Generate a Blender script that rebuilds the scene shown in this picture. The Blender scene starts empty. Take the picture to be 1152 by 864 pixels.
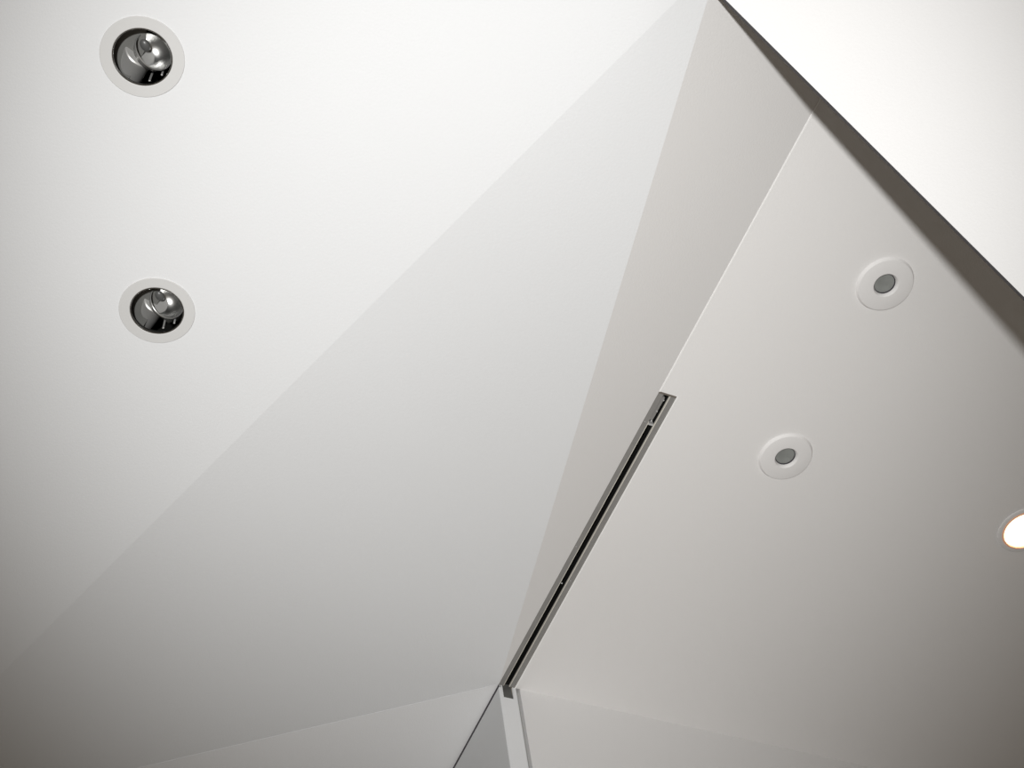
import bpy, bmesh, math
from mathutils import Vector, Matrix

# ------------------------------------------------------------------ camera, world, light, exposure
S = bpy.context.scene
C = S.collection
EYE = 1.20                                   # camera height above the floor
F = 1450.0                                   # focal length for a 1152 px wide frame
UP_C = Vector((-198.0, -912.0, F)).normalized()          # zenith seen from the camera (right, down, forward)
EX = (Vector((1, 0, 0)) - UP_C * UP_C.x).normalized()
EY = UP_C.cross(EX)
def world_dir(v):
    v = Vector(v)
    return Vector((EX.dot(v), EY.dot(v), UP_C.dot(v)))
ORIGIN = Vector((0, 0, EYE))

cam = bpy.data.cameras.new('camera')
cam.sensor_fit = 'HORIZONTAL'; cam.sensor_width = 36.0
cam.lens = F * 36.0 / 1152.0
cam.clip_start = 0.01
cam_o = bpy.data.objects.new('camera', cam); C.objects.link(cam_o)
m = Matrix((world_dir((1, 0, 0)), world_dir((0, -1, 0)), world_dir((0, 0, -1)))).transposed()
cam_o.matrix_world = Matrix.Translation(ORIGIN) @ m.to_4x4()
S.camera = cam_o

w = bpy.data.worlds.new('room_ambience'); S.world = w; w.use_nodes = True
bg = w.node_tree.nodes['Background']
bg.inputs['Color'].default_value = (1.0, 0.86, 0.70, 1); bg.inputs['Strength'].default_value = 0.12

sp = bpy.data.lights.new('flash_spot', 'SPOT')  # unseen light standing in for a camera flash, below and behind the camera
sp.energy = 386.0; sp.color = (1.0, 0.995, 0.98)
sp.spot_size = 2 * 0.448; sp.spot_blend = 1.0; sp.shadow_soft_size = 0.045
sp_o = bpy.data.objects.new('flash_spot', sp); C.objects.link(sp_o)
sp_o.location = Vector((-0.238, -0.538, -0.416)) + ORIGIN
sp_o.rotation_euler = world_dir((660.7 - 576, 477.8 - 432, F)).to_track_quat('-Z', 'Y').to_euler()

S.view_settings.view_transform = 'Standard'
S.view_settings.look = 'None'
S.view_settings.exposure = 0.0
S.view_settings.gamma = 1.0
S.view_settings.use_curve_mapping = False

# ------------------------------------------------------------------ helpers
def on_plane(x, y, n, c):
    """point of the plane n.p = c (camera at the origin) along a sight line"""
    d = world_dir((x - 576, y - 432, F))
    return d * (c / n.dot(d))
Z = Vector((0, 0, 1))
def on_z(x, y, z):
    return on_plane(x, y, Z, z)

def node_mat(name, col, rough=0.9, metal=0.0, spec=0.3, bump=0.0, bump_scale=260.0, mottled=0.0, mottle_scale=3.0, emit=None):
    mt = bpy.data.materials.new(name); mt.use_nodes = True
    nt = mt.node_tree; b = nt.nodes['Principled BSDF']
    b.inputs['Base Color'].default_value = (*col, 1)
    b.inputs['Roughness'].default_value = rough
    b.inputs['Metallic'].default_value = metal
    b.inputs['Specular IOR Level'].default_value = spec
    tc = nt.nodes.new('ShaderNodeTexCoord')
    if bump:
        n = nt.nodes.new('ShaderNodeTexNoise'); n.inputs['Scale'].default_value = bump_scale; n.inputs['Detail'].default_value = 3
        bp = nt.nodes.new('ShaderNodeBump'); bp.inputs['Strength'].default_value = bump; bp.inputs['Distance'].default_value = 0.002
        nt.links.new(tc.outputs['Object'], n.inputs['Vector']); nt.links.new(n.outputs['Fac'], bp.inputs['Height'])
        nt.links.new(bp.outputs['Normal'], b.inputs['Normal'])
    if mottled:
        n2 = nt.nodes.new('ShaderNodeTexNoise'); n2.inputs['Scale'].default_value = mottle_scale; n2.inputs['Detail'].default_value = 4
        mr = nt.nodes.new('ShaderNodeMapRange')
        mr.inputs['To Min'].default_value = 1 - mottled; mr.inputs['To Max'].default_value = 1 + mottled
        mx = nt.nodes.new('ShaderNodeVectorMath'); mx.operation = 'SCALE'; mx.inputs[0].default_value = col
        nt.links.new(tc.outputs['Object'], n2.inputs['Vector']); nt.links.new(n2.outputs['Fac'], mr.inputs['Value'])
        nt.links.new(mr.outputs['Result'], mx.inputs['Scale']); nt.links.new(mx.outputs['Vector'], b.inputs['Base Color'])
    if emit:
        b.inputs['Emission Color'].default_value = (*emit[0], 1); b.inputs['Emission Strength'].default_value = emit[1]
    return mt

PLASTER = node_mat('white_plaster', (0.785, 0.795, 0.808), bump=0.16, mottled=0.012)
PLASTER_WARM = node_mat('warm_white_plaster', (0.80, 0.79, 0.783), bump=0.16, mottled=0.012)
SOFFIT = node_mat('brightened_plaster', (0.91, 0.91, 0.915), bump=0.16, mottled=0.008)  # plaster lightened to make up for the spot's falloff on the soffit
BEAD = node_mat('lit_edge_white', (0.93, 0.925, 0.915), rough=0.5)  # whiter than the plaster: the bright edge line is put into the colour
DARK_EDGE = node_mat('painted_dark_edge', (0.05, 0.045, 0.055), rough=0.6)  # near-black: soffit edge and wall gap get their shade as colour
ALU = node_mat('grey_anodised_aluminium', (0.245, 0.238, 0.228), rough=0.55, spec=0.4, mottled=0.12, mottle_scale=40)
LIP = node_mat('lit_aluminium_lip', (0.72, 0.69, 0.62), rough=0.4)  # lighter than the flanges: light caught by the lips, put into the colour
BLACK = node_mat('black_channel', (0.012, 0.012, 0.011), rough=0.7, spec=0.2)
STEEL = node_mat('zinc_steel', (0.6, 0.6, 0.6), rough=0.4, metal=0.3)
RING = node_mat('grey_white_enamel_ring', (0.66, 0.66, 0.655), rough=0.5, spec=0.4, mottled=0.01, mottle_scale=30)
CHROME = node_mat('polished_chrome', (0.55, 0.55, 0.55), rough=0.08, metal=1.0)
BRUSHED = node_mat('brushed_aluminium', (0.60, 0.595, 0.58), rough=0.36, metal=0.5, mottled=0.08, mottle_scale=60)
MIRROR = node_mat('satin_reflector', (0.58, 0.58, 0.57), rough=0.33, metal=1.0)
SHELL = node_mat('polished_shell', (0.45, 0.45, 0.44), rough=0.25, metal=0.6)
FILL_PLATE = node_mat('dull_fill_plate', (0.22, 0.22, 0.21), rough=0.4, metal=0.4, mottled=0.2, mottle_scale=25)
REFLECT_GREY = node_mat('grey_reflection', (0.10, 0.10, 0.098), rough=0.35, spec=0.5)
CAN = node_mat('dark_can', (0.05, 0.05, 0.047), rough=0.3, metal=0.7)
PLATE = node_mat('white_plate_enamel', (0.795, 0.785, 0.78), rough=0.6, mottled=0.01, mottle_scale=40)
LENS = node_mat('grey_frosted_glass', (0.25, 0.26, 0.25), rough=0.35, spec=0.5, mottled=0.2, mottle_scale=60)
BULB = node_mat('lit_bulb', (1, 0.9, 0.8), rough=0.3, emit=((1.0, 0.62, 0.33), 4.0))
WARM_CONE = node_mat('white_lamp_cone', (0.85, 0.80, 0.74), rough=0.5)

def finish(name, bm, mat, parent=None, smooth=False, loc=None):
    me = bpy.data.meshes.new(name)
    bmesh.ops.recalc_face_normals(bm, faces=bm.faces[:]) if smooth is not None else None
    bm.to_mesh(me); bm.free()
    me.materials.append(mat)
    o = bpy.data.objects.new(name, me); C.objects.link(o)
    if smooth:
        for p in me.polygons: p.use_smooth = True
        try: me.set_sharp_from_angle(angle=math.radians(35))
        except Exception: pass
    if parent: o.parent = parent
    if loc is not None: o.location = loc
    return o

def tag(o, label=None, cat=None, group=None, kind=None):
    if label: o['label'] = label
    if cat: o['category'] = cat
    if group: o['group'] = group
    if kind: o['kind'] = kind
    return o

def empty(name, mat_world, label, cat, group=None):
    o = bpy.data.objects.new(name, None); C.objects.link(o)
    o.empty_display_size = 0.05
    o.matrix_world = mat_world
    return tag(o, label, cat, group)

def sheet(name, pts, mat, label, holes=(), sub=0):
    """flat facet through world points, with round holes (centre, radius)"""
    bm = bmesh.new()
    pts = [p + ORIGIN for p in pts]
    vs = [bm.verts.new(p) for p in pts]
    ed = [bm.edges.new((vs[i], vs[(i + 1) % len(vs)])) for i in range(len(vs))]
    for c, r in holes:
        hv = [bm.verts.new(c + ORIGIN + Vector((r * math.cos(t * math.tau / 64), r * math.sin(t * math.tau / 64), 0))) for t in range(64)]
        ed += [bm.edges.new((hv[i], hv[(i + 1) % 64])) for i in range(64)]
    bmesh.ops.triangle_fill(bm, use_beauty=True, use_dissolve=False, edges=ed)
    for f in bm.faces:
        f.normal_update()
        if f.normal.z > 0: f.normal_flip()
    return tag(finish(name, bm, mat, smooth=None), label, kind='structure')

def prism(bm, outline, depth):
    """closed outline of world points extruded along the vector depth"""
    a = [bm.verts.new(p) for p in outline]
    b = [bm.verts.new(p + depth) for p in outline]
    n = len(a)
    bm.faces.new(a); bm.faces.new(b[::-1])
    for i in range(n):
        bm.faces.new((a[i], b[i], b[(i + 1) % n], a[(i + 1) % n]))

def box(bm, o, ax, ay, az):
    prism(bm, [o, o + ax, o + ax + ay, o + ay], az)

def lathe(bm, prof, seg=64, mat4=None, closed=False):
    rings = []
    for r, z in prof:
        if r < 1e-6:
            rings.append([bm.verts.new((0, 0, z))])
        else:
            rings.append([bm.verts.new((r * math.cos(i * math.tau / seg), r * math.sin(i * math.tau / seg), z)) for i in range(seg)])
    pairs = list(zip(rings, rings[1:])) + ([(rings[-1], rings[0])] if closed else [])
    for a, b in pairs:
        for i in range(seg):
            j = (i + 1) % seg
            if len(a) == 1 and len(b) == 1: continue
            if len(a) == 1: bm.faces.new((a[0], b[i], b[j]))
            elif len(b) == 1: bm.faces.new((a[i], a[j], b[0]))
            else: bm.faces.new((a[i], a[j], b[j], b[i]))
    if mat4 is not None:
        bmesh.ops.transform(bm, matrix=mat4, verts=bm.verts[:])

# ------------------------------------------------------------------ the faceted shell
H1 = 2.200                                   # right ceiling above the eye
H0 = 2.074                                   # left ceiling above the eye
P = on_z(561.0, 770, H1)                     # where track, walls and facets meet
SX = on_z(914.5, 125, H1)                    # fold between right ceiling and narrow facet
Q = on_z(811, -49, H0)                       # apex on the left ceiling's edge
td = (P - SX).normalized()                   # along the fold and the track, away from the camera
wd = Vector((-td.y, td.x, 0)) * -1           # across it, to the right
if wd.x < 0: wd = -wd
E1 = on_z(0, 760, H0)
nA = (Q - E1).cross(P - E1)
E_A = on_plane(155, 864, nA, nA.dot(P))      # on the seam between big facet and far facet
t = (P.z - H0) / (P.z - E_A.z)
X1 = P + (E_A - P) * t                       # that seam drops to the left ceiling's level here
FAR = td * 3.0
NEAR = -td * 3.2

spots_left = [on_z(160.2, 64.2, H0), on_z(176.7, 349.5, H0)]
lamps_right = [on_z(995.5, 319.5, H1), on_z(883.7, 513.5, H1)]
lamp_lit = on_z(1152.5, 596.0, H1)

sheet('ceiling_left', [Q, X1, X1 + FAR, Vector((-4.5, 5.4, H0)), Vector((-4.5, -2.6, H0)), Vector((Q + NEAR).xyz)], PLASTER,
      'flat white ceiling on the left holding two mirrored spotlights', holes=[(c, 0.057) for c in spots_left])
sheet('ceiling_facet', [Q, P, X1], PLASTER, 'large pale triangular ceiling facet between left ceiling and narrow grey facet')
sheet('ceiling_fold', [Q, P, P + NEAR, Q + NEAR], PLASTER_WARM, 'narrow greyer sloping ceiling facet beside the sliding door track')
TW = 0.041                                   # width of the track
TL = 0.869                                   # length of the track
sheet('ceiling_right', [P + wd * TW, P + wd * TW - td * TL, P - td * TL, P + NEAR, P + NEAR + wd * 4, P + wd * 4], PLASTER_WARM,
      'flat warm white ceiling on the right with plaster-in downlights',
      holes=[(c, 0.040) for c in lamps_right] + [(lamp_lit, 0.058)])
D_ = X1 + FAR
sheet('ceiling_far', [P, X1, D_, P + FAR], node_mat('far_plaster', (0.83, 0.835, 0.845), bump=0.16), 'pale ceiling facet at the bottom left above the dark shadow gap')

# sloping soffit at the upper right: a slab whose free edge shades the facets behind it
ea = Vector((0.55835, 0.55983, 2.01520)); eb = Vector((0.93265, 0.89389, 1.57429))
u = (eb - ea).normalized()
k1 = u.cross(Z).normalized(); k2 = u.cross(k1)
th = math.radians(-22)
nU = k2 * math.cos(th) + k1 * math.sin(th)
if nU.z > 0: nU = -nU
K = ea + u * ((H0 - 0.001 - ea.z) / u.z)     # where the edge meets the left ceiling
hd = nU.cross(Z).normalized()                # level line in the soffit
if hd.dot(wd - td) < 0: hd = -hd
EL = 2.0
bm = bmesh.new()
side = (ea.normalized().cross(u)).normalized()
if side.dot(Vector((-1, 0.6, 0))) < 0: side = -side
back = (ea + eb).normalized() * 0.03 + side * 0.0042
low = [K + ORIGIN, K + u * EL + ORIGIN, K + u * EL + hd * 3 + ORIGIN, K + hd * 3 + ORIGIN]
a = [bm.verts.new(p) for p in low]
bm.faces.new(a)
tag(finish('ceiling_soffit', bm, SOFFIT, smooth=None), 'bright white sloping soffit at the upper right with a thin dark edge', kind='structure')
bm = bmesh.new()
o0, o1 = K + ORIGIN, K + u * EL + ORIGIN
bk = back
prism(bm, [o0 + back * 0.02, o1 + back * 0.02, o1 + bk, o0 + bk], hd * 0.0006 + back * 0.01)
tag(finish('trim_1', bm, DARK_EDGE), 'thin edge of the bright sloping soffit, painted dark for its shade', kind='structure')
# upper skin of the slab
bm = bmesh.new()
bm.faces.new([bm.verts.new(p + back * 0.9) for p in low])
tag(finish('soffit_upper_face', bm, PLASTER, smooth=None), 'upper face of the sloping soffit', kind='structure')

# ------------------------------------------------------------------ walls at the foot of the track
BOT = -EYE
def wall(name, o, a, b, depth, z0, z1, mat, label):
    bm = bmesh.new()
    base = o.copy(); base.z = z0
    p0 = base + a; p1 = base + b
    hh = Vector((0, 0, z1 - z0))
    prism(bm, [p + ORIGIN for p in (p0, p1, p1 + hh, p0 + hh)], depth)
    return tag(finish(name, bm, mat), label, kind='structure')
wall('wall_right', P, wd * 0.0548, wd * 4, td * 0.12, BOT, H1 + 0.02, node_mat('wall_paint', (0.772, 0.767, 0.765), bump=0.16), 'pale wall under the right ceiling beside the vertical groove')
bm = bmesh.new()                              # end post with a notch for the track
JW, N0, N1, ND = 0.0450, 0.0090, 0.0350, 0.038
zt = H1 + 0.0; 
prof = [(0, BOT), (JW, BOT), (JW, zt), (N1, zt), (N1, zt - ND), (N0, zt - ND), (N0, zt), (0, zt)]
prism(bm, [P + wd * x + Vector((0, 0, z - P.z)) + ORIGIN for x, z in prof], td * 0.004)
bmesh.ops.bevel(bm, geom=[e for e in bm.edges if abs((e.verts[0].co - e.verts[1].co).z) > 1], offset=0.0008, segments=2, affect='EDGES')
tag(finish('wall_end', bm, PLASTER), 'narrow pale wall end with a dark notch under the track', kind='structure')
wall('wall_groove', P + td * 0.012, wd * JW, wd * 0.0548, td * 0.02, BOT, H1, node_mat('groove_shade', (0.42, 0.42, 0.41)), 'back of the vertical groove beside the wall end, its shade painted grey')  # grey base colour carries the shade inside the groove
GAP = 0.008
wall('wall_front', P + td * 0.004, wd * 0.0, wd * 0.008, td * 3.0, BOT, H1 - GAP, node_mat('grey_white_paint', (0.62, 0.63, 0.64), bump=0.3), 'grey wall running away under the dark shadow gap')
wall('trim_2', P + td * 0.0, wd * -0.0005, wd * 0.006, td * 3.0, H1 - GAP, H1 + 0.0, DARK_EDGE, 'dark strip painted as the shadow gap between grey wall and far ceiling facet')  # solid dark strip painted in place of the gap's shade

# thin beads along fold and track, their lit edge lines painted as whiter colour
def bead(name, p0, p1, wv, hv, label, mat=None):
    bm = bmesh.new()
    box(bm, p0 + ORIGIN, p1 - p0, wv, hv)
    return tag(finish(name, bm, mat or BEAD), label, kind='structure')
bead('trim_3', P - td * TL, P + NEAR, wd * 0.0024, Vector((0, 0, -0.0010)), 'thin corner bead painted bright along the fold above the track')
bead('trim_4', P + wd * TW, P + wd * TW - td * TL, wd * 0.0032, Vector((0, 0, -0.0014)), 'thin bead painted bright along the right side of the track')

bead('trim_5', P - wd * 0.002, X1, td * 0.0016, Vector((0, 0, -0.0007)), 'thin pale seam between the large facet and the far facet', PLASTER)

# ------------------------------------------------------------------ sliding door track
Rm = Matrix((-td, -wd, Z)).transposed()       # local x along the track towards the camera
if Rm.determinant() < 0: Rm = Matrix((-td, wd, Z)).transposed()
WY = 1 if (Rm @ Vector((0, 1, 0))).dot(wd) > 0 else -1
tr = empty('sliding_door_track', Matrix.Translation(P + ORIGIN) @ Rm.to_4x4(),
           'long grey metal sliding door track with a black slot, recessed in the ceiling', 'track')
def tbox(name, x0, x1, y0, y1, z0, z1, mat, parent=tr, label=None, bev=0):
    bm = bmesh.new()
    ya, yb = sorted((y0 * WY, y1 * WY))
    box(bm, Vector((x0, ya, z0)), Vector((x1 - x0, 0, 0)), Vector((0, yb - ya, 0)), Vector((0, 0, z1 - z0)))
    if bev: bmesh.ops.bevel(bm, geom=bm.edges[:], offset=bev, segments=2, affect='EDGES')
    o = finish(name, bm, mat, parent)
    if label: o['label'] = label
    return o
SA, SB = 0.0125, 0.0275
tbox('flange', 0, TL, 0.0004, SA, 0.0005, 0.006, ALU)
tbox('flange', 0, TL, SB, TW - 0.0004, 0.0005, 0.006, ALU)
bm = bmesh.new()                               # U-shaped channel above the slot
ys = [(SA - 0.006, 0.006), (SA - 0.006, 0.045), (SB + 0.006, 0.045), (SB + 0.006, 0.006)]
prev = None
for y, z in ys:
    cur = (bm.verts.new((0, y * WY, z)), bm.verts.new((TL, y * WY, z)))
    if prev: bm.faces.new((prev[0], prev[1], cur[1], cur[0]))
    prev = cur
for xe in (0.0, TL):
    bm.faces.new([bm.verts.new((xe, y * WY, z)) for y, z in ((SA - 0.006, 0.0062), (SA - 0.006, 0.045), (SB + 0.006, 0.045), (SB + 0.006, 0.0062))])
finish('channel', bm, BLACK, tr)['label'] = 'black inside of the track'
tbox('slot_lip', 0, TL - 0.075, SA - 0.0004, SA + 0.0006, -0.0004, 0.004, LIP)
tbox('slot_lip', 0, TL, SB - 0.0004, SB + 0.0010, -0.0004, 0.004, LIP)
tbox('end_cap', TL - 0.0035, TL + 0.0005, 0, TW, -0.0008, 0.03, node_mat('brown_cap', (0.16, 0.14, 0.12), rough=0.6))
rb = tbox('roller_bracket', TL - 0.072, TL - 0.012, SA + 0.0010, SB - 0.0065, 0.004, 0.016, ALU, bev=0.001)
tbox('stop_plate', TL - 0.083, TL - 0.079, SA - 0.001, SB - 0.0012, 0.001, 0.012, STEEL, label='bright steel stop plate')
def screw(x, y, z, r=0.0024, par=tr):
    bm = bmesh.new()
    lathe(bm, [(0, -0.0016), (r * 0.55, -0.0015), (r, -0.0004), (r, 0.001), (0, 0.001)], 16, Matrix.Translation((x, y * WY, z)))
    o = finish('screw', bm, STEEL, par, smooth=True)
screw(TL - 0.074, SA + 0.0066, 0.004, 0.0022)
screw(TL - 0.048, SA + 0.0066, 0.003, 0.0017)
screw(TL - 0.020, SA + 0.0085, 0.006, 0.0024)
screw(0.3297, 0.5 * (SA + SB) - 0.001, 0.004, 0.0018)
screw(0.345, SB + 0.006, 0.0008, 0.0012)
screw(TL - 0.078, 0.0052, 0.0008, 0.0012)
screw(0.44, 0.004, 0.0008, 0.0010)
# guide pocket set in the notch of the wall end
tbox('guide_pocket', -0.029, -0.006, N0 + 0.0005, N1 - 0.0005, -ND + 0.0005, 0.04, node_mat('smoky_guide', (0.12, 0.12, 0.115), rough=0.35, mottled=0.3, mottle_scale=80), label='dark guide pocket in the notch of the wall end')

# ------------------------------------------------------------------ mirrored spotlights in the left ceiling
RO = 0.0460
def spotlight(pos, label, h, mouth_xy, tilt, body, off, rb):
    root = empty('recessed_spotlight', Matrix.Translation(pos + ORIGIN), label, 'spotlight', 'mirrored spotlights in the left ceiling')
    bm = bmesh.new()
    lathe(bm, [(RO + 0.0012, 0.004), (RO + 0.0012, -0.0010), (RO + 0.002, -0.0016), (0.0654, -0.0016), (0.0662, -0.0008), (0.0662, 0.0)], 96)
    finish('trim_ring', bm, RING, root, smooth=True)
    bm = bmesh.new()                           # polished inner rim
    n = 14
    lathe(bm, [(RO + 0.0002 + 0.0015 * math.cos(i * math.tau / n), 0.0003 + 0.0024 * math.sin(i * math.tau / n)) for i in range(n)], 96, closed=True)
    finish('chrome_rim', bm, CHROME, root, smooth=True)
    bm = bmesh.new()                           # dark can above the opening
    lathe(bm, [(RO + 0.001, 0.002), (RO + 0.0018, 0.012), (0.118, 0.0125), (0.118, 0.165), (0, 0.165)], 72)
    finish('can', bm, CAN, root, smooth=True)
    # tilted lamp: a mirror cup whose axis runs up and back, on an offset round body
    hv = Vector((h[0], h[1], 0)).normalized()
    bdir = (hv * math.sin(math.radians(tilt)) + Z * math.cos(math.radians(tilt))).normalized()
    q = bdir.to_track_quat('Z', 'Y').to_matrix().to_4x4()
    R = 0.0325
    mc = Vector((mouth_xy[0], mouth_xy[1], 0.0315))
    T4 = Matrix.Translation(mc) @ q
    bm = bmesh.new()                           # rolled lip and shell of the cup
    lathe(bm, [(R - 0.0014, 0.001), (R - 0.0006, -0.0002), (R + 0.0004, 0.0004), (R + 0.0006, 0.0022), (R - 0.0004, 0.0036), (R - 0.004, 0.014), (R - 0.016, 0.028), (0, 0.030)], 72, T4)
    finish('lamp_shell', bm, SHELL, root, smooth=True)
    bd2 = Vector((body[0], body[1], 0)).normalized() * math.sin(math.radians(60)) + Z * math.cos(math.radians(60))
    q2 = bd2.to_track_quat('Z', 'Y').to_matrix().to_4x4()
    T5 = Matrix.Translation(mc + Vector(off) + bd2 * 0.013) @ q2
    bm = bmesh.new()                           # round body, slightly wider towards its back
    lathe(bm, [(0, 0.002), (rb - 0.002, 0.002), (rb, 0.0035), (rb + 0.0004, 0.010), (rb + 0.0002, 0.0115), (rb + 0.0028, 0.040), (rb + 0.006, 0.075), (0, 0.078)], 72, T5)
    finish('lamp_body', bm, BRUSHED, root, smooth=True)
    bm = bmesh.new()                           # concave mirror, a deep cone with a rounded end
    prof = [(R - 0.0015, 0.0008), (R - 0.004, 0.010), (R - 0.008, 0.018), (R - 0.014, 0.0235), (0.010, 0.027), (0, 0.028)]
    lathe(bm, prof, 72, T4)
    cup = finish('mirror_cup', bm, MIRROR, root, smooth=True)
    cup['label'] = 'shiny concave mirror'
    bm = bmesh.new()                           # dark ellipsoid standing in for a reflection seen in the cup
    bmesh.ops.create_uvsphere(bm, u_segments=24, v_segments=12, radius=1.0)
    bc = mc + Vector((-0.0135, -0.0075, 0.0085))
    bmesh.ops.transform(bm, matrix=Matrix.Translation(bc) @ Matrix.Rotation(-0.35, 4, 'Z') @ Matrix.Diagonal((0.0078, 0.0105, 0.005, 1)), verts=bm.verts[:])
    finish('bulb', bm, REFLECT_GREY, cup, smooth=True)  # mirrored dark spot given a shape, no real lamp
    bm = bmesh.new()                           # added grey plate standing in for the lit well wall
    pts = [(0.1 * math.cos(a), 0.1 * math.sin(a)) for a in [math.radians(125 + 13 * i) for i in range(13)]]
    prism(bm, [Vector((x, y, 0.040)) for x, y in [(0.0, 0.0)] + pts], Vector((0, 0, 0.002)))
    finish('fill_plate', bm, FILL_PLATE, root)
    for cx, cy, wx, zz, mt in ((0.0015, 0.0425, 0.0034, 0.075, BRUSHED), (0.0225, 0.0335, 0.0030, 0.040, STEEL)):
        bm = bmesh.new()                       # yoke arms beside the cup
        box(bm, Vector((cx, cy, 0.013)), Vector((wx, 0, 0)), Vector((0, 0.0022, 0)), Vector((0, 0, zz)))
        bmesh.ops.bevel(bm, geom=bm.edges[:], offset=0.0005, segments=2, affect='EDGES')
        finish('yoke', bm, mt, root)
    return root
spotlight(spots_left[0], 'mirrored recessed spotlight in a grey ring, nearest the top left corner of the photo', (-0.74, 0.67), (0.0140, 0.0008), 61, (-0.66, 0.75), (-0.0150, -0.004, 0.008), 0.0255)
spotlight(spots_left[1], 'mirrored recessed spotlight in a grey ring, lower of the two on the left ceiling', (-0.68, 0.73), (0.0150, -0.001), 60, (-0.62, 0.78), (-0.0140, -0.004, 0.007), 0.0225)

# ------------------------------------------------------------------ plaster-in downlights in the right ceiling
def downlight(pos, label):
    root = empty('recessed_downlight', Matrix.Translation(pos + ORIGIN), label, 'downlight', 'unlit downlights in the right ceiling')
    bm = bmesh.new()
    lathe(bm, [(0.0600, 0.0), (0.0588, -0.0016), (0.0572, -0.0052), (0.0562, -0.0066), (0.0556, -0.0068),
               (0.0262, -0.0068), (0.0252, -0.0060), (0.0222, 0.0006), (0.0222, 0.004)], 96)
    finish('plate', bm, PLATE, root, smooth=True)
    bm = bmesh.new()
    lathe(bm, [(0.0222, 0.0008), (0.0214, 0.0006), (0.0208, 0.003), (0.0208, 0.012)], 64)
    finish('inner_collar', bm, DARK_EDGE, root, smooth=True)['label'] = 'dark collar around the lens'
    bm = bmesh.new()
    lathe(bm, [(0.0210, 0.0032), (0.0196, 0.0026), (0.012, 0.0036), (0, 0.0042)], 64)
    finish('lens', bm, LENS, root, smooth=True)['label'] = 'grey frosted lens'
    bm = bmesh.new()
    lathe(bm, [(0.036, 0.001), (0.036, 0.09), (0, 0.09)], 48)
    finish('can', bm, CAN, root, smooth=True)
    return root
downlight(lamps_right[0], 'unlit white downlight plate with grey lens, near the shaded edge of the bright soffit')
downlight(lamps_right[1], 'unlit white downlight plate with grey lens, right of the middle of the door track')

root = empty('recessed_downlight', Matrix.Translation(lamp_lit + ORIGIN), 'lit warm glowing downlight cut by the right edge of the photo', 'downlight')
bm = bmesh.new()
lathe(bm, [(x * 1.24, z * 1.1) for x, z in [(0.0520, 0.0), (0.0515, -0.0018), (0.0500, -0.0026), (0.0440, -0.0026), (0.0425, -0.0010), (0.0420, 0.004)]], 96)
finish('trim_ring', bm, PLATE, root, smooth=True)
bm = bmesh.new()
lathe(bm, [(x * 1.24, z * 1.1) for x, z in [(0.0420, 0.001), (0.0412, 0.004), (0.030, 0.05), (0, 0.05)]], 64)
finish('reflector', bm, WARM_CONE, root, smooth=True)
bm = bmesh.new()
lathe(bm, [(x * 1.24, z * 1.1) for x, z in [(0.0400, 0.004), (0.0385, -0.001), (0.034, -0.0060), (0.026, -0.0095), (0.014, -0.0115), (0, -0.0122)]], 64)
finish('bulb', bm, BULB, root, smooth=True)['label'] = 'glowing warm bulb'
bm = bmesh.new()
lathe(bm, [(x * 1.24, z * 1.1) for x, z in [(0.0400, 0.0005), (0.0402, -0.0038), (0.0412, -0.0044), (0.0428, -0.0038), (0.0446, -0.0024)]], 96)
finish('glow_rim', bm, node_mat('warm_glow_rim', (0.7, 0.5, 0.4), rough=0.3, emit=((1.0, 0.36, 0.13), 0.16)), root, smooth=True)['label'] = 'orange glowing rim in place of bulb light on the ring'  # added emissive rim imitating the bulb's orange spill on the ring
